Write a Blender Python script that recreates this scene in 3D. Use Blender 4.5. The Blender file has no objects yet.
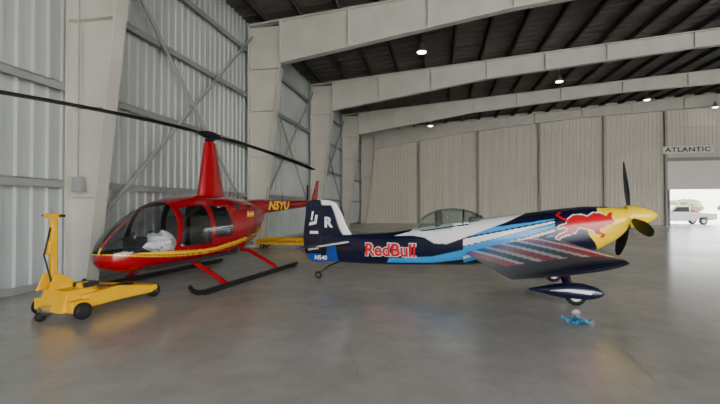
import bpy, math, random
from mathutils import Vector, Matrix, noise
random.seed(4)
S=bpy.context.scene
COL=S.collection
# ------------------------------------------------------------ materials
MATS={}
def pbr(name,color=(.5,.5,.5),rough=.5,metal=0.0,coat=0.0,attr=None,noise_amt=0.0,noise_scale=3.0,bump=0.0,bump_scale=20.0,spec=.5,emit=None,es=0):
    if name in MATS: return MATS[name]
    m=bpy.data.materials.new(name); m.use_nodes=True
    nt=m.node_tree; b=nt.nodes['Principled BSDF']
    b.inputs['Base Color'].default_value=(*color,1)
    b.inputs['Roughness'].default_value=rough
    b.inputs['Metallic'].default_value=metal
    b.inputs['Coat Weight'].default_value=coat
    b.inputs['Coat Roughness'].default_value=.06
    b.inputs['Specular IOR Level'].default_value=spec
    if emit:
        b.inputs['Emission Color'].default_value=(*emit,1); b.inputs['Emission Strength'].default_value=es
    tc=nt.nodes.new('ShaderNodeTexCoord')
    src=None
    if attr:
        a=nt.nodes.new('ShaderNodeAttribute'); a.attribute_name=attr
        nt.links.new(a.outputs['Color'],b.inputs['Base Color'])
    else:
        n=nt.nodes.new('ShaderNodeTexNoise'); n.inputs['Scale'].default_value=noise_scale; n.inputs['Detail'].default_value=6
        nt.links.new(tc.outputs['Object'],n.inputs['Vector'])
        r=nt.nodes.new('ShaderNodeValToRGB')
        amt=max(noise_amt,.03)
        r.color_ramp.elements[0].position=.3; r.color_ramp.elements[1].position=.7
        r.color_ramp.elements[0].color=(*[c*(1-amt) for c in color],1)
        r.color_ramp.elements[1].color=(*[min(1,c*(1+amt)) for c in color],1)
        nt.links.new(n.outputs['Fac'],r.inputs['Fac']); nt.links.new(r.outputs['Color'],b.inputs['Base Color'])
    if bump>0:
        n2=nt.nodes.new('ShaderNodeTexNoise'); n2.inputs['Scale'].default_value=bump_scale
        nt.links.new(tc.outputs['Object'],n2.inputs['Vector'])
        bp=nt.nodes.new('ShaderNodeBump'); bp.inputs['Strength'].default_value=bump; bp.inputs['Distance'].default_value=.02
        nt.links.new(n2.outputs['Fac'],bp.inputs['Height']); nt.links.new(bp.outputs['Normal'],b.inputs['Normal'])
    MATS[name]=m; return m
def glassmat(name,tint,gl=.12):
    m=bpy.data.materials.new(name); m.use_nodes=True; nt=m.node_tree; nt.nodes.clear()
    o=nt.nodes.new('ShaderNodeOutputMaterial'); t=nt.nodes.new('ShaderNodeBsdfTransparent'); t.inputs[0].default_value=(*tint,1)
    g=nt.nodes.new('ShaderNodeBsdfGlossy'); g.inputs['Roughness'].default_value=.03; g.inputs[0].default_value=(.9,.95,1,1)
    lw=nt.nodes.new('ShaderNodeLayerWeight'); lw.inputs[0].default_value=.25
    mr=nt.nodes.new('ShaderNodeMapRange'); mr.inputs[3].default_value=gl; mr.inputs[4].default_value=.6
    nt.links.new(lw.outputs['Fresnel'],mr.inputs[0])
    mx=nt.nodes.new('ShaderNodeMixShader'); nt.links.new(mr.outputs[0],mx.inputs[0]); nt.links.new(t.outputs[0],mx.inputs[1]); nt.links.new(g.outputs[0],mx.inputs[2])
    nt.links.new(mx.outputs[0],o.inputs[0]); return m
RED=pbr('red_paint',(.36,.0004,.008),.22,coat=.4)
NAVY=pbr('navy_paint',(.004,.006,.030),.22,coat=.35)
GOLD=pbr('gold_paint',(.92,.58,.01),.3)
BLACK=pbr('black_rubber',(.008,.008,.009),.6)
BLADE=pbr('blade_grey_black',(.010,.010,.012),.55,spec=.25)
STEEL=pbr('bare_steel',(.45,.45,.46),.3,metal=1)
YEL=pbr('yellow_machine_paint',(.90,.47,.0),.45,noise_amt=.10,coat=.0,spec=.3)
SPIN=pbr('yellow_gloss',(.98,.68,.0),.28,coat=.2)
WHITE=pbr('white_paint',(.88,.88,.88),.35)
LRED=pbr('letter_red',(.70,.001,.010),.4)
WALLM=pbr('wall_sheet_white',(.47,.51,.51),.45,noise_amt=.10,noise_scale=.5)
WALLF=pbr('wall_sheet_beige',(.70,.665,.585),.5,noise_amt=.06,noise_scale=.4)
FRAME=pbr('frame_primer',(.60,.59,.54),.5,noise_amt=.07,noise_scale=1.2)
GIRT=pbr('girt_steel',(.32,.335,.33),.5)
PURL=pbr('purlin_steel',(.07,.07,.065),.6)
ROOF=pbr('roof_sheet',(.125,.118,.105),.6,noise_amt=.2,noise_scale=.5)
DARK=pbr('dark_interior',(.02,.02,.022),.7)
SEAT=pbr('seat_leather',(.06,.055,.05),.5)
CLOTH=pbr('white_cloth',(.95,.95,.96),.8,bump=.4,bump_scale=12)
BLUEC=pbr('blue_cloth',(.07,.36,.60),.8,bump=.5,bump_scale=30)
GLASS=glassmat('cabin_glass',(.78,.80,.81),.04)
CANOPY=glassmat('canopy_glass',(.80,.87,.84),.06)
PAINT=pbr('airframe_livery',rough=.25,coat=.35,attr='Col')
WPAINT=pbr('wing_livery',rough=.34,coat=.08,attr='Col',spec=.3)
def redmat():
    m=pbr('helicopter_livery',rough=.22,coat=.55,attr='Col'); nt=m.node_tree; b=nt.nodes['Principled BSDF']
    geo=nt.nodes.new('ShaderNodeNewGeometry'); d=nt.nodes.new('ShaderNodeBsdfDiffuse'); d.inputs[0].default_value=(.035,.033,.032,1)
    mx=nt.nodes.new('ShaderNodeMixShader'); o=nt.nodes['Material Output']
    nt.links.new(geo.outputs['Backfacing'],mx.inputs[0]); nt.links.new(b.outputs[0],mx.inputs[1]); nt.links.new(d.outputs[0],mx.inputs[2]); nt.links.new(mx.outputs[0],o.inputs[0])
    return m
HPAINT=redmat()
# ------------------------------------------------------------ helpers
def empty(name,loc,rz=0,parent=None):
    e=bpy.data.objects.new(name,None); e.location=loc; e.rotation_euler=(0,0,rz); e.empty_display_size=.2
    COL.objects.link(e); e.parent=parent; return e
def mk(name,v,f,mats,parent=None,smooth=False,cols=None,midx=None,mat4=None):
    me=bpy.data.meshes.new(name); me.from_pydata([tuple(p) for p in v],[],f); me.update()
    if not isinstance(mats,(list,tuple)): mats=[mats]
    for m in mats: me.materials.append(m)
    if midx: me.polygons.foreach_set('material_index',midx)
    if smooth: me.polygons.foreach_set('use_smooth',[True]*len(me.polygons))
    if cols:
        a=me.color_attributes.new(name='Col',type='FLOAT_COLOR',domain='POINT')
        flat=[]
        for c in cols: flat+= [c[0],c[1],c[2],1]
        a.data.foreach_set('color',flat)
    o=bpy.data.objects.new(name,me); COL.objects.link(o); o.parent=parent
    if mat4: o.matrix_local=mat4
    return o
class MB:
    """mesh builder collecting several shapes in one object"""
    def __init__(s): s.v=[]; s.f=[]; s.mi=[]
    def add(s,v,f,mi=0):
        n=len(s.v); s.v+=[Vector(p) for p in v]; s.f+=[tuple(i+n for i in q) for q in f]; s.mi+=[mi]*len(f); return s
    def box(s,a,b,mi=0,fn=None):
        x0,y0,z0=a;x1,y1,z1=b
        v=[(x0,y0,z0),(x1,y0,z0),(x1,y1,z0),(x0,y1,z0),(x0,y0,z1),(x1,y0,z1),(x1,y1,z1),(x0,y1,z1)]
        if fn: v=[fn(*p) for p in v]
        return s.add(v,[(3,2,1,0),(4,5,6,7),(0,1,5,4),(1,2,6,5),(2,3,7,6),(3,0,4,7)],mi)
    def prism(s,poly,fn0,fn1,mi=0):
        n=len(poly); v=[fn0(*p) for p in poly]+[fn1(*p) for p in poly]
        f=[tuple(range(n))[::-1],tuple(range(n,2*n))]+[(i,(i+1)%n,n+(i+1)%n,n+i) for i in range(n)]
        return s.add(v,f,mi)
    def tube(s,pts,r,n=10,mi=0,flat=None):
        pts=[Vector(p) for p in pts]; rs=r if isinstance(r,(list,tuple)) else [r]*len(pts)
        v=[];f=[]
        up0=None
        for i,p in enumerate(pts):
            t=(pts[min(i+1,len(pts)-1)]-pts[max(i-1,0)]).normalized()
            if up0 is None:
                up0=Vector((0,0,1)) if abs(t.z)<.9 else Vector((1,0,0))
            a=t.cross(up0).normalized(); b=a.cross(t).normalized(); up0=b
            for k in range(n):
                w=2*math.pi*k/n; v.append(p+a*math.cos(w)*rs[i]*(flat[0] if flat else 1)+b*math.sin(w)*rs[i]*(flat[1] if flat else 1))
        for i in range(len(pts)-1):
            for k in range(n): f.append((i*n+k,i*n+(k+1)%n,(i+1)*n+(k+1)%n,(i+1)*n+k))
        f.append(tuple(range(n))[::-1]); f.append(tuple(range((len(pts)-1)*n,len(pts)*n)))
        return s.add(v,f,mi)
    def cyl(s,c,ax,r,h,n=20,mi=0):
        c=Vector(c);ax=Vector(ax).normalized(); return s.tube([c-ax*h/2,c+ax*h/2],r,n,mi)
    def wheel(s,c,ax,r,w,mi=0,mh=1):
        c=Vector(c);ax=Vector(ax).normalized()
        s.tube([c-ax*w*.5,c-ax*w*.42,c-ax*w*.25,c+ax*w*.25,c+ax*w*.42,c+ax*w*.5],[r*.62,r*.9,r,r,r*.9,r*.62],24,mi)
        s.tube([c-ax*w*.54,c-ax*w*.52,c+ax*w*.52,c+ax*w*.54],[r*.35,r*.55,r*.55,r*.35],18,mh)
    def loft(s,rings,mi=0,cap=True):
        n=len(rings[0]); v=[p for r in rings for p in r]; f=[]
        for i in range(len(rings)-1):
            for k in range(n): f.append((i*n+k,i*n+(k+1)%n,(i+1)*n+(k+1)%n,(i+1)*n+k))
        if cap: f.append(tuple(range(n))[::-1]); f.append(tuple(range((len(rings)-1)*n,len(rings)*n)))
        return s.add(v,f,mi)
    def obj(s,name,mats,parent=None,smooth=False,bevel=0):
        o=mk(name,s.v,s.f,mats,parent,smooth,midx=s.mi)
        if smooth:
            me=o.data; me.set_sharp_from_angle(angle=math.radians(40))
        if bevel:
            b=o.modifiers.new('bevel','BEVEL'); b.width=bevel; b.segments=2; b.limit_method='ANGLE'
        return o
def interp(tab,x):
    n=len(tab)
    if x>=tab[-1][0]: return list(tab[-1][1:])
    if x<=tab[0][0]: return list(tab[0][1:])
    i=0
    while tab[i+1][0]<x: i+=1
    x0,x1=tab[i][0],tab[i+1][0]; h=x1-x0; t=(x-x0)/h; out=[]
    for k in range(1,len(tab[0])):
        p0,p1=tab[i][k],tab[i+1][k]
        d=(p1-p0)/h
        dm=(p0-tab[i-1][k])/(x0-tab[i-1][0]) if i>0 else d
        dp=(tab[i+2][k]-p1)/(tab[i+2][0]-x1) if i+2<n else d
        m0=(dm+d)/2 if dm*d>0 else 0
        m1=(dp+d)/2 if dp*d>0 else 0
        if i==0: m0=d*1.3
        out.append((2*t**3-3*t*t+1)*p0+(t**3-2*t*t+t)*h*m0+(-2*t**3+3*t*t)*p1+(t**3-t*t)*h*m1)
    return out
def inpoly(x,y,P):
    c=False; j=len(P)-1
    for i in range(len(P)):
        if (P[i][1]>y)!=(P[j][1]>y) and x<(P[j][0]-P[i][0])*(y-P[i][1])/(P[j][1]-P[i][1])+P[i][0]: c=not c
        j=i
    return c
def textmesh(txt,size,offset=0.0,shear=0.0,spacing=1.0):
    c=bpy.data.curves.new('t','FONT'); c.body=txt; c.size=size; c.offset=offset; c.shear=shear; c.space_character=spacing; c.align_x='CENTER'; c.align_y='CENTER'; c.resolution_u=3
    o=bpy.data.objects.new('t',c); COL.objects.link(o); dg=bpy.context.evaluated_depsgraph_get(); dg.update()
    me=o.evaluated_get(dg).to_mesh(); v=[p.co.copy() for p in me.vertices]; f=[tuple(p.vertices) for p in me.polygons]
    o.evaluated_get(dg).to_mesh_clear(); bpy.data.objects.remove(o); bpy.data.curves.remove(c); return v,f
# ------------------------------------------------------------ hangar frame
A=Vector((.1914,.9815,0)); B=Vector((.9815,-.1914,0)); O=Vector((-7.5,0,0))
def H(s,t,z=0): return O+B*s+A*t+Vector((0,0,z))
RIDGE=30.0; WID=60.0
def ztop(s): return 8.9+.075*(s if s<=RIDGE else WID-s)
TAB=[(0,7.1),(10,8.65),(20,9.6),(30,10.1)]
def zbot(s):
    q=s if s<=RIDGE else WID-s
    for (a,b),(c,d) in zip(TAB,TAB[1:]):
        if q<=c: return b+(d-b)*(q-a)/(c-a)
    return 10.1
T0=-8.0; T1=40.7
def concrete():
    m=bpy.data.materials.new('polished_concrete'); m.use_nodes=True; nt=m.node_tree; b=nt.nodes['Principled BSDF']
    tc=nt.nodes.new('ShaderNodeTexCoord')
    n=nt.nodes.new('ShaderNodeTexNoise'); n.inputs['Scale'].default_value=.3; n.inputs['Detail'].default_value=7; n.inputs['Roughness'].default_value=.55
    n2=nt.nodes.new('ShaderNodeTexNoise'); n2.inputs['Scale'].default_value=2.2; n2.inputs['Detail'].default_value=9; n2.inputs['Roughness'].default_value=.65
    n3=nt.nodes.new('ShaderNodeTexNoise'); n3.inputs['Scale'].default_value=45; n3.inputs['Detail'].default_value=4
    for q in (n,n2,n3): nt.links.new(tc.outputs['Object'],q.inputs[0])
    r=nt.nodes.new('ShaderNodeValToRGB'); r.color_ramp.elements[0].position=.3; r.color_ramp.elements[1].position=.7
    r.color_ramp.elements[0].color=(.37,.36,.34,1); r.color_ramp.elements[1].color=(.49,.475,.445,1)
    nt.links.new(n.outputs['Fac'],r.inputs[0])
    mx=nt.nodes.new('ShaderNodeMixRGB'); mx.blend_type='MULTIPLY'; mx.inputs[0].default_value=.5
    r2=nt.nodes.new('ShaderNodeValToRGB'); r2.color_ramp.elements[0].position=.33; r2.color_ramp.elements[1].position=.6
    r2.color_ramp.elements[0].color=(.68,.67,.66,1); nt.links.new(n2.outputs['Fac'],r2.inputs[0])
    nt.links.new(r.outputs[0],mx.inputs[1]); nt.links.new(r2.outputs[0],mx.inputs[2])
    mx2=nt.nodes.new('ShaderNodeMixRGB'); mx2.blend_type='MULTIPLY'; mx2.inputs[0].default_value=.2
    r3=nt.nodes.new('ShaderNodeValToRGB'); r3.color_ramp.elements[0].position=.35; r3.color_ramp.elements[1].position=.6; r3.color_ramp.elements[0].color=(.6,.6,.6,1)
    nt.links.new(n3.outputs['Fac'],r3.inputs[0]); nt.links.new(mx.outputs[0],mx2.inputs[1]); nt.links.new(r3.outputs[0],mx2.inputs[2])
    nt.links.new(mx2.outputs[0],b.inputs['Base Color'])
    mr=nt.nodes.new('ShaderNodeMapRange'); mr.inputs[3].default_value=.14; mr.inputs[4].default_value=.28
    nt.links.new(n.outputs['Fac'],mr.inputs[0]); nt.links.new(mr.outputs[0],b.inputs['Roughness'])
    return m
FL=concrete()
m=MB(); m.add([H(-.6,T0),H(WID+.6,T0),H(WID+.6,T1+.6),H(-.6,T1+.6),H(-.6,T0,-.2),H(WID+.6,T0,-.2),H(WID+.6,T1+.6,-.2),H(-.6,T1+.6,-.2)],[(0,1,2,3),(7,6,5,4),(0,4,5,1),(1,5,6,2),(2,6,7,3),(3,7,4,0)])
floor=m.obj('floor',FL)
CR=pbr('crack_filler',(.20,.195,.185),.6)
def crack(pts,w=.006):
    P=[]
    for (a,b) in zip(pts,pts[1:]):
        for k in range(8):
            t=k/8; P.append(Vector((a[0]+(b[0]-a[0])*t+random.uniform(-.012,.012),a[1]+(b[1]-a[1])*t+random.uniform(-.012,.012),.002)))
    v=[];f=[]
    for i,p in enumerate(P):
        d=(P[min(i+1,len(P)-1)]-P[max(0,i-1)]).normalized(); n=Vector((-d.y,d.x,0))*w*random.uniform(.5,1.4)
        v+=[p-n,p+n]
    for i in range(len(P)-1): f.append((2*i,2*i+1,2*i+3,2*i+2))
    return mk('floor_crack',v,f,CR,floor)
for pl in [[(-.32,5.08),(-.17,4.64),(-.08,4.18),(.02,3.66)],[(2.94,5.0),(2.92,4.41),(2.67,3.54)],[(2.9,4.64),(2.88,4.13)]]:
    crack(pl,.006)
AP=pbr('apron_concrete',(.60,.59,.56),.8,noise_amt=.1,noise_scale=.2)
mk('ground',[H(-120,-90,-.06),H(180,-90,-.06),H(180,170,-.06),H(-120,170,-.06)],[(0,1,2,3)],AP)
def sheet(name,p,along,L,up,hfun,nrm,mat,pitch=.305,depth=.035,z0=0.0,parent=None,t_from=0,rib=.06):
    v=[];f=[]; prof=[]
    x=0
    while x<L-1e-6:
        prof+=[(x,0),(x+pitch-rib*2,0),(x+pitch-rib*1.5,1),(x+pitch-rib*.5,1)]
        x+=pitch
    prof.append((min(x,L),0))
    prof=[(min(a,L),b) for a,b in prof]
    for a,b in prof:
        q=p+along*a+nrm*(b*depth)
        zz=hfun(a); v+=[q+up*(z0 if not callable(z0) else z0(a)),q+up*zz]
    for i in range(len(prof)-1): f.append((2*i,2*i+2,2*i+3,2*i+1))
    return mk(name,v,f,mat,parent)
Z=Vector((0,0,1))
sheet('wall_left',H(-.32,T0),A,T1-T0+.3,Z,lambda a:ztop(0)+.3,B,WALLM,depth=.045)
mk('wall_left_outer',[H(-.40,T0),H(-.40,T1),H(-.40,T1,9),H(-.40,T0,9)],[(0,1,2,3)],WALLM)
DS0,DS1,DH=26.9,33.0,3.1
P0=H(-.3,T1)
def z0far(a):
    s=a-.3; return DH+2.5 if DS0<s<DS1 else 0
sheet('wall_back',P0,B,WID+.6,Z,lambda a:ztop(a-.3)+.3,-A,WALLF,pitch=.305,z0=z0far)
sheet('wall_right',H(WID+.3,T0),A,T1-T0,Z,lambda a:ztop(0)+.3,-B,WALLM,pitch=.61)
sheet('wall_front',H(-.3,T0),B,WID+.6,Z,lambda a:ztop(a-.3)+.3,A,WALLM,pitch=.61,z0=lambda a: 0 if (a<6.5 or a>WID-1.5) else 7.8)  # unseen wall; left end of the opening closed to darken the hangar's left side
def roof(name,s0,s1):
    v=[];f=[];t=T0-.3;prof=[]
    while t<T1+.4:
        prof+=[(t,0),(t+.45,0),(t+.48,.05),(t+.58,.05)]; t+=.61
    for tt,h in prof:
        v+=[H(s0,tt,ztop(s0)+.27+h),H(s1,tt,ztop(s1)+.27+h)]
    for i in range(len(prof)-1): f.append((2*i,2*i+1,2*i+3,2*i+2))
    return v,f
va,fa=roof('a',-.5,RIDGE); vb,fb=roof('b',RIDGE,WID+.5)
m=MB(); m.add(va,fa); m.add(vb,fb); m.obj('ceiling',ROOF)
m=MB(); s=.6
while s<WID:
    z=ztop(s)
    m.box((s-.04,T0,z),(s+.04,T1,z+.25),0,fn=lambda a,b,c:H(a,b,c)); m.box((s-.04,T0,z),(s+.12,T1,z+.02),0,fn=lambda a,b,c:H(a,b,c))
    s+=1.5
m.obj('trim_purlins',PURL)
m=MB()
for a,b in ((-.35,RIDGE),(RIDGE,WID+.35)):
    v=[H(a,T1-.05,ztop(a)-.02),H(b,T1-.05,ztop(b)-.02),H(b,T1-.05,ztop(b)+.36),H(a,T1-.05,ztop(a)+.36)]
    m.add(v,[(0,1,2,3)])
m.obj('trim_rake',WALLF)
ts=[8.4+7.95*k for k in range(-2,5)]
ts[0]=T0+.4; ts[-1]=T1-.5
for i,t in enumerate(ts):
    m=MB(); w=.15
    def plate(poly,hw):
        m.prism(poly,lambda a,c:H(a,t-hw,c),lambda a,c:H(a,t+hw,c))
    for sgn in (0,1):
        F=(lambda a:a) if sgn==0 else (lambda a:WID-a)
        def pl(poly,hw):
            q=[(F(a),c) for a,c in poly]
            if sgn: q=q[::-1]
            plate(q,hw)
        ib,it=.42,1.25
        pl([(-.05,0),(ib,0),(it,7.1),(it,8.8),(-.05,8.8)],.012)
        pl([(-.08,0),(-.03,0),(-.03,8.8),(-.08,8.8)],w)
        pl([(ib-.02,0),(ib+.03,0),(it+.03,7.1),(it-.02,7.1)],w)
        ss=[it,10,20,30]
        pl([(a,zbot(a)) for a in ss]+[(30,ztop(30)-.02),(it,ztop(it)-.02)],.012)
        pl([(a,zbot(a)-.03) for a in ss]+[(a,zbot(a)+.02) for a in ss[::-1]],w)
        pl([(-.05,ztop(0)-.05),(30,ztop(30)-.05),(30,ztop(30)),(-.05,ztop(0))],w)
        pl([(-.05,7.08),(it,7.08),(it,7.13),(-.05,7.13)],w)
        pl([(it-.02,zbot(it)),(it+.03,zbot(it)),(it+.03,ztop(it)-.03),(it-.02,ztop(it)-.03)],w)
        for a in (4,7,10,13,16,20,24,28):
            pl([(a,zbot(a)),(a+.02,zbot(a)),(a+.02,ztop(a)-.03),(a,ztop(a)-.03)],w*.9)
        for c in (1.8,3.6,5.4):
            e=ib+(it-ib)*c/7.1
            pl([(-.03,c),(e,c),(e,c+.02),(-.03,c+.02)],w*.9)
        pl([(-.12,0),(ib+.1,0),(ib+.1,.03),(-.12,.03)],w*1.3)
    m.obj('trim_frame_%d'%(i+1),FRAME)
m=MB()
for z in (2.13,4.1,6.1,7.9):
    m.box((-.28,T0,z),(-.08,T1,z+.02),0,fn=lambda a,b,c:H(a,b,c)); m.box((-.10,T0,z-.14),(-.08,T1,z+.02),0,fn=lambda a,b,c:H(a,b,c)); 
m.box((-.26,T0,.0),(-.20,T1,.12),0,fn=lambda a,b,c:H(a,b,c))
m.obj('trim_girts_left',GIRT)
m=MB()
for i in (2,3,4):
    t0,t1=ts[i],ts[i+1]
    for za,zb in ((8.4,.9),(.9,8.4)):
        m.tube([H(.08,t0+.1,za),H(.08,t1-.1,zb)],.05,8)
m.obj('trim_bracing_left',GIRT)
m=MB()
for s in (5.6,11.1,16.5,21.9,26.75,33.15,38.5,44,49.5,55):
    m.box((s-.08,T1-.3,0),(s+.08,T1-.06,zbot(s)+.3),0,fn=lambda a,b,c:H(a,b,c))
m.obj('trim_posts_back',pbr('post_primer',(.40,.38,.34),.5))
m=MB()
for z in (2.2,4.3,6.6,8.5):
    for a,b in ((0,26.7),(33.2,60)):
        if z>6: a,b=(0,60) if a==0 else (59,60)
        m.box((a,T1-.12,z),(b,T1-.04,z+.08),0,fn=lambda a,b,c:H(a,b,c))
m.obj('trim_girts_back',WALLF)
m=MB(); z=DH
m.box((DS0+.02,T1-.1,DH),(DS1-.02,T1-.04,5.65),0,fn=lambda a,b,c:H(a,b,c))
while z<5.5:
    m.box((DS0+.02,T1-.14,z),(DS1-.02,T1-.1,z+.16),0,fn=lambda a,b,c:H(a,b,c)); z+=.21
m.box((DS0+.02,T1-.25,5.55),(DS1-.02,T1-.06,5.85),1,fn=lambda a,b,c:H(a,b,c))
m.box((DS0+.02,T1-.25,0),(DS0+.14,T1-.04,DH),1,fn=lambda a,b,c:H(a,b,c)); m.box((DS1-.14,T1-.25,0),(DS1-.02,T1-.04,DH),1,fn=lambda a,b,c:H(a,b,c))
m.obj('door_1',[pbr('door_slat',(.88,.87,.83),.4),GIRT])
sg=empty('wall_sign',H(28.35,T1-.35,6.5),math.atan2(B.y,B.x))
m=MB(); m.box((-1.95,0,-.32),(1.95,.06,.32)); m.obj('board',pbr('sign_white',(.80,.80,.79),.4),sg,bevel=.02)
tv,tf=textmesh('ATLANTIC',.55,.012,.0,1.1)
mx_=max(p.x for p in tv); k=1.7/mx_
mk('letters',[(p.x*k,-.012,p.y) for p in tv],tf,pbr('sign_letters',(.05,.05,.05),.5),sg)
EM=pbr('lamp_glow',(1,1,1),.5,emit=(1,.95,.85),es=18)
for (X,Y,zz) in [(2.79,18,8.75),(12,24,9.3),(21.6,30,9.8),(6.0,34,8.65),(29.4,33,10.0),(13,9,9.3),(-1,4,8.6)]:
    P=Vector((X,Y,0))-O; s=P.dot(B); zr=ztop(s)
    L=empty('high_bay_lamp',(X,Y,zz))
    m=MB(); m.tube([(0,0,.25),(0,0,max(zr-zz,.35))],.02,8); m.tube([(0,0,.3),(0,0,.22),(0,0,.12),(0,0,0),(0,0,-.16)],[.06,.11,.12,.17,.24],20)
    m.obj('housing',pbr('lamp_alu',(.5,.5,.5),.4,metal=.8),L,True)
    m=MB(); m.tube([(0,0,-.12),(0,0,-.17),(0,0,-.2)],[.2,.2,.1],16); m.obj('lens',EM,L,True)
# ------------------------------------------------------------ outside vehicles
def vehicle(name,loc,rz,col,truck=False):
    e=empty(name,loc,rz); M=pbr(name+'_paint%.2f'%col[0],col,.3,coat=.5)
    L=2.6 if truck else 2.25
    if truck: prof=[(-L,.5),(-L,1.05),(-.5,1.08),(-.45,1.7),(-.2,1.82),(.75,1.8),(1.35,1.18),(2.45,1.02),(L,.8),(L,.42),(2.2,.4),(1.95,.75),(1.45,.75),(1.2,.4),(-1.0,.4),(-1.25,.75),(-1.75,.75),(-2.0,.42)]
    else: prof=[(-L,.5),(-2.2,1.0),(-1.75,1.15),(-1.2,1.45),(.2,1.5),(1.0,1.05),(2.1,.88),(L,.6),(L,.35),(1.75,.3),(1.6,.6),(1.2,.6),(1.05,.3),(-1.0,.3),(-1.15,.6),(-1.6,.6),(-1.75,.35)]
    m=MB(); m.prism(prof,lambda a,c:(a,.9,c),lambda a,c:(a,-.9,c)); m.obj('body',M,e,bevel=.04)
    m=MB(); g=[(-.35,1.2),(-.3,1.65),(.65,1.65),(1.1,1.2)] if truck else [(-1.5,1.1),(-1.1,1.36),(.15,1.4),(.7,1.08)]
    m.prism(g,lambda a,c:(a,.915,c),lambda a,c:(a,-.915,c)); m.obj('side_glass',DARK,e)
    m=MB()
    for x in ((-1.5,1.7) if truck else (-1.38,1.4)):
        for y in (-.82,.82): m.wheel((x,y,.34),(0,1,0),.34,.22)
    m.obj('wheels',[BLACK,STEEL],e,True)
vehicle('pickup_truck',H(29.9,44.6,-.06),math.atan2(B.y,B.x)+3.14,(.45,.46,.48),True)
vehicle('parked_car',H(36.5,56,-.06),math.atan2(B.y,B.x),(.25,.03,.03))
vehicle('parked_car',H(31.5,60,-.06),math.atan2(B.y,B.x),(.3,.32,.35))
m=MB()
for i in range(70):
    a=random.uniform(-60,140); h=random.uniform(2.5,4.5); c=H(a,150+random.uniform(-6,6),h*.5)
    rr=[]
    for j in range(7):
        ph=math.pi*j/6; rr.append([c+Vector((math.cos(w*math.pi/5)*math.sin(ph)*h*.8*random.uniform(.8,1.15)+.01*math.cos(w),math.sin(w*math.pi/5)*math.sin(ph)*h*.8,-math.cos(ph)*h*.55)) for w in range(10)])
    m.loft(rr)
m.obj('tree_line',pbr('foliage',(.10,.15,.06),.9,noise_amt=.4,noise_scale=1),None,True)
# ------------------------------------------------------------ AEROBATIC PLANE
pax=Vector((.956,-.292)); pax.normalize()
PL=empty('aerobatic_airplane',(-1.25,9.1,0),math.atan2(pax.y,pax.x))
FT=[(.40,.97,.42,.04),(.9,.99,.385,.11),(1.3,1.01,.375,.17),(2.1,1.08,.38,.27),(2.66,1.18,.40,.34),(3.2,1.27,.43,.39),(3.8,1.36,.47,.42),(4.5,1.46,.54,.44),(5.2,1.56,.64,.45),(5.75,1.61,.78,.43),(6.1,1.605,.97,.37),(6.27,1.58,1.12,.30),(6.34,1.56,1.22,.235)]
NAV=(.004,.006,.030);WH=(.90,.91,.92);LB=(.04,.34,.78);MB_=(.006,.08,.42);YE=(.98,.68,.0);RD=(.58,.001,.010)
bull=[(0.0,.42),(.06,.5),(.16,.55),(.2,.72),(.30,.86),(.45,.88),(.55,.82),(.66,.95),(.78,.95),(.88,.84),(.95,.98),(1.0,.95),(.97,.80),(1.02,.66),(.97,.55),(.88,.52),(.83,.42),(.76,.42),(.76,.3),(.86,.2),(.82,.07),(.76,.08),(.78,.18),(.68,.22),(.62,.36),(.5,.40),(.38,.44),(.34,.28),(.22,.18),(.08,.10),(.02,-.02),(-.03,.04),(.04,.18),(.16,.28),(.2,.38),(.12,.44),(.04,.38)]
tail=[(.18,.62),(.08,.72),(-.02,.86),(.06,.98),(.12,.95),(.04,.86),(.12,.76),(.2,.7)]
def U2(P): return [(5.14+.90*a,1.02+.50*b) for a,b in P]
bull=U2(bull); tail=U2(tail)
def grow(P,d):
    out=[];n=len(P)
    for i in range(n):
        a=Vector(P[i-1]);b=Vector(P[i]);c=Vector(P[(i+1)%n])
        t=((b-a).normalized()+(c-b).normalized())
        t=t.normalized() if t.length>1e-4 else (b-a).normalized()
        out.append((b.x+t.y*d*-1,b.y+t.x*d))
    return out
bo1=grow(bull,.018)
sw=[(2.1,1.0),(2.45,1.1),(2.6,1.4),(4.2,1.6),(4.9,1.6),(4.3,1.32),(3.85,1.14),(3.5,1.0),(3.2,.88),(2.95,.88),(2.75,.99),(2.5,1.02)]
lowb=[(1.95,.44),(2.9,.48),(3.6,.60),(4.2,.86),(4.0,.94),(3.5,.78),(2.9,.62),(2.0,.54)]
def fpaint(u,z,y):
    if inpoly(u,z,bull) or inpoly(u,z,tail): return RD
    yb=5.84-.22*math.exp(-((z-1.20)/.24)**2)
    c=z-.36*(u-3.7)
    if inpoly(u,z,bo1) and u<yb+.1: return WH
    if u>yb: return YE if not (z>1.585 and u<6.0) else NAV
    if inpoly(u,z,sw): return WH
    if 3.5<u<5.10:
        w=(5.10-u)/1.5
        if .74-.02*w<c<.80+.10*w: return LB
        if .81+.10*w<c<.84+.20*w: return WH
        if .86+.21*w<c<.88+.30*w: return LB
        if .66<c<.69+.07*w: return WH
        if .58<c<.60+.07*w: return LB
    if inpoly(u,z,lowb): return LB
    if .55<u<.72+.2*(1-z) and z<.8: return MB_
    return NAV
def fsec(u):
    t,b,hw=interp(FT,u); return (t+b)/2,(t-b)/2,hw,2.5
def fy(u,z):
    c,h,hw,n=fsec(u); q=min(.999,abs((z-c)/h)); return hw*(1-q**n)**(1/n)
v=[];cols=[];f=[];NU=660;NA=260
for i in range(NU+1):
    u=.4+(6.34-.4)*i/NU; c,h,hw,n=fsec(u)
    for k in range(NA):
        w=2*math.pi*k/NA; cw,sw_=math.cos(w),math.sin(w)
        y=hw*math.copysign(abs(cw)**(2/n),cw); z=c+h*math.copysign(abs(sw_)**(2/n),sw_)
        v.append((u,y,z)); cols.append(fpaint(u,z,y))
for i in range(NU):
    for k in range(NA): f.append((i*NA+k,(i+1)*NA+k,(i+1)*NA+(k+1)%NA,i*NA+(k+1)%NA)[::-1])
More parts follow.
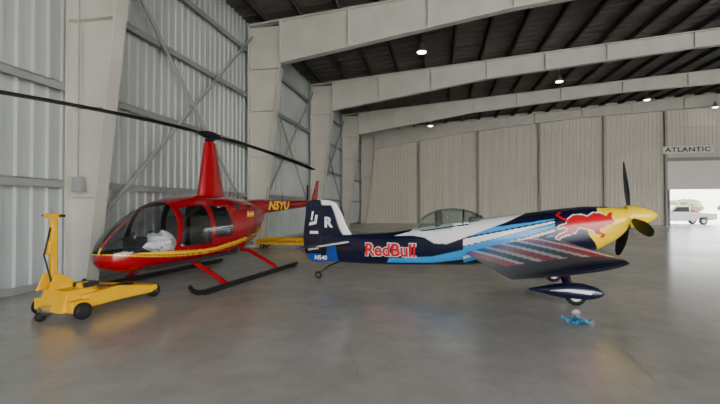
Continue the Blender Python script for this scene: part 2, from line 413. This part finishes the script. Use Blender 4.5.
f.append(tuple(range(NA))); f.append(tuple(range(NU*NA,(NU+1)*NA))[::-1])
mk('fuselage',v,f,PAINT,PL,True,cols)
for side in (-1,1):
    for nm,off,mat,out in (('lettering_outline',.026,WHITE,.010),('lettering',.009,LRED,.030)):
        tv,tf=textmesh('RedBull',.36,off,.0,1.0)
        W=max(p.x for p in tv)-min(p.x for p in tv); k=(1.12 if off>.02 else 1.08)/W
        vv=[]
        for p in tv:
            u=2.03+(p.x*k if side<0 else -p.x*k); z=.70+p.y*1.0+.02*(u-2)
            vv.append((u,side*(fy(u,min(max(z,.5),.92))+out),z))
        mk(nm,vv,tf,mat,PL)
m=MB(); rr=[]
for i in range(25):
    q=i/24; u=2.50+1.40*q
    zc=interp(FT,u)[0]-.12
    hgt=.12+ .31*math.sin(math.pi*min(1,q**.8))**.7 if 0<q<1 else .10
    hw=.10+.21*math.sin(math.pi*q)**.55 if 0<q<1 else .1
    zt=zc+hgt
    rr.append([(u,hw*math.cos(math.pi*k/16),zc+(zt-zc)*math.sin(math.pi*k/16)) for k in range(17)])
n=17
v=[p for r in rr for p in r]; f=[]
for i in range(24):
    for k in range(16): f.append((i*n+k,i*n+k+1,(i+1)*n+k+1,(i+1)*n+k))
mk('canopy',v,f,CANOPY,PL,True)
m=MB()
for i in (0,1):
    m.tube([(r[0 if i else 16][0],r[0 if i else 16][1]*1.02,r[0][2]+.05) for r in rr],.012,6)
m.tube([rr[17][k] for k in range(17)],.010,6)
m.obj('canopy_frame',NAVY,PL,True)
m=MB(); m.box((2.95,-.2,1.1),(3.05,.2,1.48)); m.box((3.05,-.2,1.1),(3.4,.2,1.2)); m.box((3.6,-.22,1.2),(3.8,.22,1.40)); m.obj('cockpit_seat',SEAT,PL,bevel=.03)
zc=1.42
m=MB(); m.tube([(6.33,0,zc)]+[(6.34+.5*q,0,zc+.03*q) for q in [0,.1,.25,.4,.55,.7,.82,.92,.98,1]],[.2]+[.205,.205,.197,.183,.16,.128,.094,.056,.026,.004],32); m.obj('spinner',SPIN,PL,True)
m=MB()
for ang in (106,-14,226):
    w=math.radians(ang); rd=Vector((0,-math.cos(w),math.sin(w))); tg=Vector((0,math.sin(w),math.cos(w)))
    rr=[]
    for q in [0,.12,.22,.4,.6,.8,.92,.98,1]:
        r=.12+.95*q; ch=[.07,.09,.13,.18,.19,.165,.13,.08,.02][[0,.12,.22,.4,.6,.8,.92,.98,1].index(q)]
        tw=math.radians(55-25*q); cd=tg*math.cos(tw)+Vector((1,0,0))*math.sin(tw); th=rd.cross(cd)
        cen=Vector((6.40,0,zc))+rd*r
        rr.append([cen+cd*(ch*.5*math.cos(a))+th*((.035*(1-q)+.012)*.5*math.sin(a)) for a in [2*math.pi*j/12 for j in range(12)]])
    m.loft(rr)
m.obj('propeller_blades',BLADE,PL,True)
m=MB()
for y in (-.2,.2): m.tube([(6.2,y*.9,1.25),(6.335,y*.85,1.27)],[.07,.075],16)
m.obj('cowl_intakes',DARK,PL,True)
def airfoil(n=40,th=.15):
    P=[]
    for i in range(n+1):
        x=.5*(1+math.cos(math.pi*i/n)); P.append((x,1))
    Q=[]
    for x,_ in P: Q.append((x,5*th*(.2969*math.sqrt(x)-.126*x-.3516*x*x+.2843*x**3-.1015*x**4)))
    for x,y in Q[-2:0:-1]: Q.append((x,-5*th*(.2969*math.sqrt(x)-.126*x-.3516*x*x+.2843*x**3-.1015*x**4)))
    return Q
AF=airfoil(90)
def wpaint(c,v,top):
    if not top: return NAV
    cc=c+.06*(v-2)
    if v>3.62-.75*c: return NAV
    for a,col in ((.13,NAV),(.19,WH),(.31,RD),(.37,WH),(.47,NAV),(.53,WH),(.64,RD),(.70,WH),(.79,NAV),(.84,WH),(.94,RD),(9,NAV)):
        if cc<a: return col
for side in (-1,1):
    v=[];cols=[];f=[];NS=130;n=len(AF)
    for i in range(NS+1):
        q=i/NS; vv=.25+(3.92-.25)*q
        le=5.12+.12*q; ch=1.62-.52*q; zl=.98+.075*q; th=.95-.2*q
        if q>.94:
            e=(q-.94)/.06; kk=math.sqrt(max(0.0,1-e*e)); th*=max(kk,.05); le-=.06*(1-kk); ch-=.12*(1-kk)
        inc=math.radians(9.5+2.0*q)
        for (x,zf) in AF:
            px=le-x*ch*math.cos(inc)+zf*ch*th*math.sin(inc); pz=zl-x*ch*math.sin(inc)+zf*ch*th
            v.append((px,side*vv,pz)); cols.append(wpaint(x,vv,zf>=0))
    for i in range(NS):
        for k in range(n):
            a=(i*n+k,i*n+(k+1)%n,(i+1)*n+(k+1)%n,(i+1)*n+k); f.append(a if side>0 else a[::-1])
    f.append(tuple(range(NS*n,NS*n+n)))
    mk('wing_right' if side<0 else 'wing_left',v,f,WPAINT,PL,True,cols)
AF2=airfoil(24,.09)
for side in (-1,1):
    v=[];cols=[];f=[];n=len(AF2);NS=40
    for i in range(NS+1):
        q=i/NS; vv=.02+1.25*q; le=1.12-.28*q; ch=.92-.34*q; th=1
        if q>.9: kk=math.sqrt(max(0,1-((q-.9)/.1)**2)); th*=max(kk,.05); ch-=.06*(1-kk)
        for x,zf in AF2:
            v.append((le-x*ch,side*vv,.84-x*ch*.1+zf*ch*th)); cols.append(WH if (x<.06) else (MB_ if vv>.9 and x>.5 else NAV))
    for i in range(NS):
        for k in range(n):
            a=(i*n+k,i*n+(k+1)%n,(i+1)*n+(k+1)%n,(i+1)*n+k); f.append(a if side>0 else a[::-1])
    f.append(tuple(range(NS*n,NS*n+n)))
    mk('tailplane_right' if side<0 else 'tailplane_left',v,f,WPAINT,PL,True,cols)
v=[];cols=[];f=[];NS=90
def finle(z): return interp([(.38,.5),(.9,1.22),(1.0,1.12),(1.6,.78),(1.70,.70),(1.75,.55)],z)[0] if z<.9 else interp([(.9,1.22),(1.05,1.08),(1.6,.80),(1.70,.72),(1.76,.55)],z)[0]
def finte(z): return interp([(.36,.18),(.5,.05),(1.6,.02),(1.70,.06),(1.76,.2)],z)[0]
n=len(AF2)
for i in range(NS+1):
    z=.37+(1.755-.37)*i/NS; le=finle(z); te=finte(z); ch=le-te
    for x,zf in AF2:
        xx=le-x*ch; yy=zf*min(ch,1.0)*.8
        v.append((xx,yy,z))
        fr=x
        c=NAV
        if z>.95 and fr<.16: c=WH
        elif z>1.64: c=WH if fr<.5 else NAV
        elif z<.55: c=MB_
        cols.append(c)
for i in range(NS):
    for k in range(n): f.append((i*n+k,i*n+(k+1)%n,(i+1)*n+(k+1)%n,(i+1)*n+k))
f.append(tuple(range(NS*n,NS*n+n))); f.append(tuple(range(n))[::-1])
mk('fin_and_rudder',v,f,PAINT,PL,True,cols)
m=MB()
for side in (-1,1):
    y=side*.045
    for P in ([(.12,1.18),(.30,1.22),(.33,1.42),(.27,1.42),(.25,1.28),(.13,1.25)],[(.14,1.0),(.34,1.0),(.34,1.06),(.14,1.06)],[(.2,1.3),(.24,1.5),(.19,1.5),(.16,1.3)],[(.1,.62),(.35,.66),(.35,.72),(.1,.68)]):
        m.prism(P,lambda a,c:(a,y,c),lambda a,c:(a,y+side*.004,c))
m.obj('fin_emblem',WHITE,PL)
for side in (-1,1):
    tv,tf=textmesh('R',.3,.015); mk('fin_letter',[(.58+(-side)*p.x,side*.052,1.25+p.y) for p in tv],tf,WHITE,PL)
    tv,tf=textmesh('N540',.13,.004); mk('registration',[(.42+(-side)*p.x,side*.08,.47+p.y) for p in tv],tf,WHITE,PL)
for side in (-1,1):
    G_=empty('gear_right' if side<0 else 'gear_left',(0,0,0),0,PL)
    m=MB(); rr=[]
    for q in [0,.2,.4,.6,.8,1]:
        y=side*(.2+.86*q); z=.70-.42*q**1.15; w=.12-.05*q
        rr.append([(5.16+.05*q+w*math.cos(a),y,z+.022*math.sin(a)) for a in [2*math.pi*j/12 for j in range(12)]])
    m.loft(rr); m.obj('leg',NAVY,G_,True)
    m=MB(); rr=[]
    for q in [0,.03,.08,.16,.28,.42,.56,.7,.84,.94,1]:
        u=5.72-1.12*q; R=interp([(0,.01),(.05,.07),(.15,.125),(.3,.16),(.5,.15),(.75,.09),(1,.012)],q)[0]
        rr.append([(u,side*1.07+R*.62*math.cos(a),.205+.02*q+R*(.95 if math.sin(a)>0 else .8)*math.sin(a)) for a in [2*math.pi*j/24 for j in range(24)]])
    m.loft(rr); m.obj('wheel_pant',NAVY,G_,True)
    m=MB()
    for s2 in (-1,1): m.prism([(5.5,.2),(5.56,.26),(5.15,.27),(4.9,.235),(5.15,.235)],lambda a,c:(a,side*1.07+s2*.102,c),lambda a,c:(a,side*1.07+s2*.106,c))
    m.obj('pant_stripe',WHITE,G_)
    m=MB(); m.wheel((5.3,side*1.07,.155),(0,1,0),.155,.11); m.obj('wheel',[BLACK,STEEL],G_,True)
TG=empty('tail_gear',(0,0,0),0,PL)
m=MB(); m.tube([(.85,0,.40),(.6,0,.30),(.42,0,.17)],[.02,.018,.016],8); m.tube([(.44,0,.17),(.34,-.04,.13),(.33,-.04,.09)],.012,8); m.obj('spring',BLACK,TG,True)
m=MB(); m.wheel((.33,0,.08),(0,1,0),.08,.05); m.obj('wheel',[BLACK,STEEL],TG,True)
# ------------------------------------------------------------ HELICOPTER
hf=Vector((-.28,-.96)).normalized()
HE=empty('red_helicopter',(-3.5,9.3,0),math.atan2(hf.y,hf.x))
HT=[(-2.35,1.60,1.32,.12),(-2.0,1.66,1.02,.26),(-1.5,1.74,.70,.44),(-.9,1.81,.50,.58),(-.3,1.86,.42,.64),(.3,1.87,.40,.65),(1.0,1.83,.40,.65),(1.6,1.70,.40,.63),(2.1,1.47,.42,.56),(2.45,1.24,.46,.46),(2.68,1.04,.53,.33),(2.80,.90,.61,.18),(2.85,.80,.69,.05)]
RC=(.36,.0004,.008);GC=(.95,.62,.02)
W1=[(1.66,.86),(1.50,1.58),(.85,1.64),(.76,.86)]; W2=[(.64,.98),(.66,1.62),(.14,1.60),(.02,1.12),(.08,.98)]
def shrink(P,k):
    cx=sum(p[0] for p in P)/len(P); cy=sum(p[1] for p in P)/len(P); return [(cx+(a-cx)*k,cy+(b-cy)*k) for a,b in P]
W1o=shrink(W1,1.07);W2o=shrink(W2,1.1)
def hz(x): return .70+ (max(0,.6-x)*.115 if x<.6 else .012*(x-.6)*(x-.6)*3)
def hpaint(x,y,z):
    st=hz(x)
    if abs(z-st)<.030: return GC
    if abs(z-st+.060)<.010: return GC
    if inpoly(x,z,W1o) or inpoly(x,z,W2o): return (.16,.001,.003)
    for xd in (.70,1.78-.2*(z-.5),-.05):
        if abs(x-xd)<.008 and .5<z<1.7: return (.08,.001,.002)
    return RC
def isglass(x,y,z):
    if inpoly(x,z,W1) or inpoly(x,z,W2): return True
    b=1.80-.22*(z-.8); top=1.74
    if x>b and z>.80+.02*(x-1.8) and z<top and abs(y)>.022: return True
    return False
v=[];cols=[];f=[];mi=[];NU=400;NA=230
for i in range(NU+1):
    x=-2.35+5.2*(i/NU) ; t,b,hw=interp(HT,x); c=(t+b)/2;h=(t-b)/2; n=2.35
    for k in range(NA):
        w=2*math.pi*k/NA; cw,sn=math.cos(w),math.sin(w)
        y=hw*math.copysign(abs(cw)**(2/n),cw)*(1-.10*max(0,sn)); z=c+h*math.copysign(abs(sn)**(2/n),sn)
        v.append((x,y,z)); cols.append(hpaint(x,y,z))
for i in range(NU):
    for k in range(NA):
        q=(i*NA+k,(i+1)*NA+k,(i+1)*NA+(k+1)%NA,i*NA+(k+1)%NA); f.append(q)
        cx=sum(v[a][0] for a in q)/4;cy=sum(v[a][1] for a in q)/4;cz=sum(v[a][2] for a in q)/4
        mi.append(1 if isglass(cx,cy,cz) else 0)
f.append(tuple(range(NA)));mi.append(0); f.append(tuple(range(NU*NA,(NU+1)*NA))[::-1]);mi.append(0)
f=[q[::-1] for q in f]
q=f[(NU//2)*NA]; a,b_,c_=[Vector(v[i]) for i in q[:3]]; nn=(b_-a).cross(c_-a)
if nn.dot(Vector((0,a.y,a.z-1.1)))<0: f=[q[::-1] for q in f]
mk('cabin_body',v,f,[HPAINT,GLASS],HE,True,cols,mi)
m=MB(); m.box((-.3,-.52,.5),(2.3,.52,.56)); m.box((-.35,-.55,.5),(-.28,.55,1.7)); m.obj('cabin_floor',DARK,HE)
m=MB()
for x in (.75,-.12):
    for y in (-.3,.3):
        m.box((x,y-.22,.6),(x+.5,y+.22,.82)); m.box((x-.1,y-.22,.8),(x+.02,y+.22,1.42))
m.obj('seats',SEAT,HE,bevel=.04)
m=MB(); m.box((1.95,-.13,.56),(2.25,.13,1.05)); m.tube([(1.6,0,.56),(1.55,0,1.05),(1.5,-.25,1.12)],.02,8); m.tube([(1.5,-.25,1.12),(1.5,-.3,1.0)],.02,8); m.obj('instrument_pod',DARK,HE,bevel=.02)
def blob(name,c,r,mat,parent,sc=(1,1,1),amp=.3,seed=0,bottom=None):
    rr=[]
    for j in range(15):
        ph=math.pi*j/14; ring=[]
        for k in range(24):
            w=2*math.pi*k/24; d=Vector((math.cos(w)*math.sin(ph),math.sin(w)*math.sin(ph),-math.cos(ph)))
            rad=r*(1+amp*noise.noise(d*2.2+Vector((seed,0,0)))+amp*.4*noise.noise(d*6+Vector((seed,3,0))))
            p=Vector(c)+Vector((d.x*sc[0],d.y*sc[1],d.z*sc[2]))*rad
            if bottom is not None and p.z<bottom: p.z=bottom
            ring.append(p)
        rr.append(ring)
    m=MB(); m.loft(rr); return m.obj(name,mat,parent,True)
blob('white_cover',(1.75,.22,.92),.24,CLOTH,HE,(1,1.0,.75),.6,2)
blob('white_cover_fold',(1.5,.42,.80),.14,CLOTH,HE,(1.2,.7,.5),.6,5)
m=MB(); rr=[]
for q in [0,.05,.3,.6,.9,.97,1]:
    z=1.80+1.32*q; c=.46-.29*q; w=.17-.085*q; x0=-.06*(1-q)
    if q==1: c*=.7;w*=.7
    rr.append([(x0+c*math.cos(a)-(.10*c if math.cos(a)<0 else 0),w*math.sin(a)*(1-.25*math.cos(a+math.pi)*(1 if math.cos(a)<0 else 0)),z) for a in [2*math.pi*j/28 for j in range(28)]])
m.loft(rr); m.obj('mast_fairing',RED,HE,True)
m=MB(); m.tube([(0,0,3.1),(0,0,3.34)],.035,14); m.cyl((0,0,3.27),(.995,-.089,0),.055,.6,14); m.box((-.16,-.07,3.2),(.16,.07,3.34)); m.cyl((0,0,3.16),(0,0,1),.12,.03,20)
m.tube([(.1,.12,3.15),(.18,.1,3.25)],.012,6); m.tube([(-.1,-.12,3.15),(-.18,-.1,3.25)],.012,6)
m.obj('rotor_hub',BLADE,HE,True)
m=MB()
for sg_ in (1,-1):
    D=Vector((.995,-.089,0))*sg_; N=Vector((-D.y,D.x,0)); rr=[]
    for j in range(22):
        r=.25+4.8*j/21; z=3.28+.02*r*sg_-.0105*r*r; ch=.06+.20*min(1,max(0,(r-.3)/.35)); 
        rr.append([D*r+N*(ch*.5*math.cos(a))+Vector((0,0,z+.016*math.sin(a))) for a in [2*math.pi*k/12 for k in range(12)]])
    m.loft(rr)
m.obj('main_rotor_blades',BLADE,HE,True)
m=MB(); m.tube([(-1.3,0,1.54),(-2.1,0,1.60),(-3.5,0,1.65),(-6.45,0,1.75)],[.24,.22,.18,.09],24); m.obj('tail_boom',RED,HE,True)
m=MB()
fa_=[(-5.95,1.80),(-6.5,2.62),(-6.72,2.64),(-6.48,1.75)]
m.prism(fa_,lambda a,c:(a,.02,c),lambda a,c:(a,-.02,c)); m.prism([(-6.05,1.72),(-6.48,1.72),(-6.65,1.08),(-6.5,1.05)],lambda a,c:(a,.02,c),lambda a,c:(a,-.02,c))
m.box((-6.05,-.0,1.80),(-5.7,.75,1.83)); m.obj('tail_fins',RED,HE,bevel=.01)
m=MB(); m.tube([(-6.35,0,1.75),(-6.35,-.3,1.75)],.04,10); m.box((-6.40,-.33,1.05),(-6.29,-.31,2.45)); m.obj('tail_rotor',BLADE,HE)
m=MB(); m.tube([(-6.5,0,1.1),(-6.55,0,.95),(-6.7,0,.85)],.012,6); m.obj('tail_guard',BLADE,HE,True)
for side in (1,-1):
    tv,tf=textmesh('N5YU',.33,.016,.2)
    vv=[]
    for p in tv:
        x=-3.0-side*p.x*1.5 ; z=1.63+p.y
        vv.append((x,side*.215,z))
    mk('registration',vv,tf,GOLD,HE)
    tv,tf=textmesh('R44',.18,.008)
    mk('side_emblem',[(-.75-side*p.x,side*.62,1.42+p.y) for p in tv],tf,GOLD,HE)
m=MB(); m.tube([(-1.55,0,.72),(-1.85,0,.62)],.06,12); m.obj('exhaust',STEEL,HE,True)
m=MB()
for a,b in ((-.55,1.35),(-.55,1.28),(-.55,1.21)):
    for side in (1,-1): m.box((a-.45,side*.6-.01,b-.35),(a-.05,side*.6+.012,b-.325))
m.obj('cooling_louvres',DARK,HE)
m=MB()
for x,h in ((-.75,.32),(-1.1,.22),(-2.6,.4),(-3.6,.35)):
    m.tube([(x,0,1.72),(x-.08,0,1.76+h)],.008,6)
m.obj('antennas',BLACK,HE,True)
m=MB()
TR=1.2
for side in (1,-1):
    m.tube([(2.12,side*TR,.22),(2.04,side*TR,.13),(1.9,side*TR,.07),(1.7,side*TR,.05),(-2.1,side*TR,.05),(-2.2,side*TR,.06)],[.035,.045,.05,.05,.05,.03],14)
    m.box((-1.9,side*TR-.05,.0),(1.75,side*TR+.05,.05))
m.obj('skids',BLACK,HE,True)
m=MB()
for x in (1.10,-1.0):
    P=[(x,-TR,.09),(x,-TR+.08,.16),(x,-.45,.5),(x,0,.53),(x,.45,.5),(x,TR-.08,.16),(x,TR,.09)]
    m.tube(P,[.05,.05,.055,.05,.055,.05,.05],12,flat=(1.7,.75))
m.obj('skid_legs',RED,HE,True)
# ------------------------------------------------------------ YELLOW TUG
td=Vector((.33,.945)).normalized()
TU=empty('helicopter_tug',(-4.38,5.8,0),math.atan2(td.y,td.x))
m=MB()
m.box((-.06,-.40,.10),(.20,.40,.26))
m.prism([(-.12,.10),(.55,.10),(.55,.30),(.30,.40),(-.02,.40)],lambda a,c:(a,-.26,c),lambda a,c:(a,.26,c))
for y in (.06,.30):
    m.prism([(-.10,.38),(.42,.38),(.10,.62),(.0,.62)],lambda a,c:(a,y-.012,c),lambda a,c:(a,y+.012,c))
v=[(.5,-.26,.10),(1.5,-.16,.10),(1.5,.16,.10),(.5,.26,.10),(.5,-.26,.30),(1.5,-.16,.22),(1.5,.16,.22),(.5,.26,.30)]
m.add(v,[(3,2,1,0),(4,5,6,7),(0,1,5,4),(1,2,6,5),(2,3,7,6),(3,0,4,7)])
for y in (-.31,.31):
    m.prism([(.15,.14),(1.35,.12),(1.48,.16),(1.48,.22),(1.3,.26),(.7,.36),(.15,.32)],lambda a,c:(a,y-.03,c),lambda a,c:(a,y+.03,c))
m.box((1.28,-.36,.16),(1.44,.36,.25))
m.obj('chassis',YEL,TU,bevel=.012)
m=MB(); m.box((.02,.14,.35),(.10,.22,1.48)); m.box((.0,.04,1.44),(.12,.32,1.50)); m.box((-.03,.13,.9),(.02,.23,1.1)); m.obj('mast_handle',YEL,TU,bevel=.012)
m=MB(); m.cyl((.06,.0,1.47),(0,1,0),.02,.10,12); m.cyl((.06,.36,1.47),(0,1,0),.02,.10,12); m.tube([(.02,.18,1.3),(-.08,.16,.9),(.0,.12,.5)],.012,8); m.obj('hand_grips',BLACK,TU,True)
m=MB(); m.tube([(.25,-.05,.38),(.55,-.05,.36)],.045,14); m.tube([(.55,-.05,.36),(.8,-.05,.33)],.022,12,1); m.tube([(.2,-.16,.42),(.34,-.16,.42)],.06,16,0); m.obj('hydraulic_cylinder',[YEL,STEEL],TU,True)
m=MB(); m.box((.22,-.24,.40),(.46,.0,.47)); m.box((.9,-.1,.27),(1.2,.1,.30)); m.obj('battery_cover',DARK,TU,bevel=.01)
m=MB()
for y in (-.44,.44): m.wheel((.06,y,.12),(0,1,0),.12,.09)
for y in (-.22,.22): m.wheel((1.50,y,.12),(0,1,0),.12,.09)
m.wheel((-.22,0,.07),(0,1,0),.07,.05)
m.obj('wheels',[BLACK,DARK],TU,True)
m=MB(); m.cyl((1.50,0,.12),(0,1,0),.02,.6); m.cyl((.06,0,.12),(0,1,0),.02,.9); m.box((-.24,-.04,.07),(-.08,.04,.2)); m.obj('axles',STEEL,TU)
TB=empty('tow_dolly',(-2.95,15.6,0),-.12)
m=MB()
m.box((-1.0,-.3,.16),(1.4,.3,.24)); 
for y in (-.3,.3): m.tube([(-1.0,y,.34),(1.4,y,.34)],.035,8)
for x in (-1,-.2,.6,1.4):
    for y in (-.3,.3): m.tube([(x,y,.2),(x,y,.34)],.03,8)
m.tube([(1.4,0,.2),(2.3,0,.2)],.03,8)
m.obj('deck',YEL,TB)
m=MB()
for x in (-.8,1.2):
    for y in (-.26,.26): m.wheel((x,y,.09),(0,1,0),.09,.06)
m.obj('casters',[BLACK,STEEL],TB,True)
def cloth(name,X,Y,rz,mat,w,l):
    e=empty(name,(X,Y,0),rz); v=[];f=[];n=18
    for i in range(n):
        for j in range(n):
            a=(i/(n-1)-.5)*w;b=(j/(n-1)-.5)*l
            e2=noise.noise(Vector((a*14,b*14,1.3)));e3=noise.noise(Vector((a*40,b*40,5)))
            v.append((a+.03*noise.noise(Vector((b*15,a*9,2))),b+.04*e2,.008+max(0,.06*e2+.03*e3+.02)))
    for i in range(n-1):
        for j in range(n-1): f.append((i*n+j,(i+1)*n+j,(i+1)*n+j+1,i*n+j+1))
    o=mk('fabric',v,f,mat,e,True); return e
cloth('blue_rag',3.0,5.55,.3,BLUEC,.33,.26)
m=MB()
m.box((.2,8.15,1.9),(.42,8.24,2.2),0,fn=lambda a,b,c:H(a,b,c)); m.tube([H(.3,8.2,2.2),H(.3,8.2,7)],.015,8); m.obj('electrical_box',GIRT)
# ------------------------------------------------------------ light
w=bpy.data.worlds.new('World'); S.world=w; w.use_nodes=True; nt=w.node_tree
bg=nt.nodes['Background']; sky=nt.nodes.new('ShaderNodeTexSky'); sky.sky_type='NISHITA'; sky.sun_disc=False
sky.sun_elevation=math.radians(50); sky.sun_rotation=math.radians(150); sky.dust_density=3; sky.air_density=1
mx=nt.nodes.new('ShaderNodeMixRGB'); mx.inputs[0].default_value=.7; mx.inputs[2].default_value=(4.6,4.5,4.3,1)
nt.links.new(sky.outputs[0],mx.inputs[1]); nt.links.new(mx.outputs[0],bg.inputs[0]); bg.inputs[1].default_value=1.75
su=bpy.data.lights.new('sun','SUN'); su.energy=16; su.angle=.01; su.color=(1,.94,.85)
so=bpy.data.objects.new('sun',su); COL.objects.link(so); so.rotation_euler=(math.radians(42),0,math.radians(60)); so.location=(20,-20,30)
cd=bpy.data.cameras.new('camera'); cd.lens=20.0; cd.sensor_width=36; cd.clip_end=500
co=bpy.data.objects.new('camera',cd); COL.objects.link(co); co.location=(0,0,1.6)
co.rotation_euler=(math.radians(90.7),0,0); S.camera=co
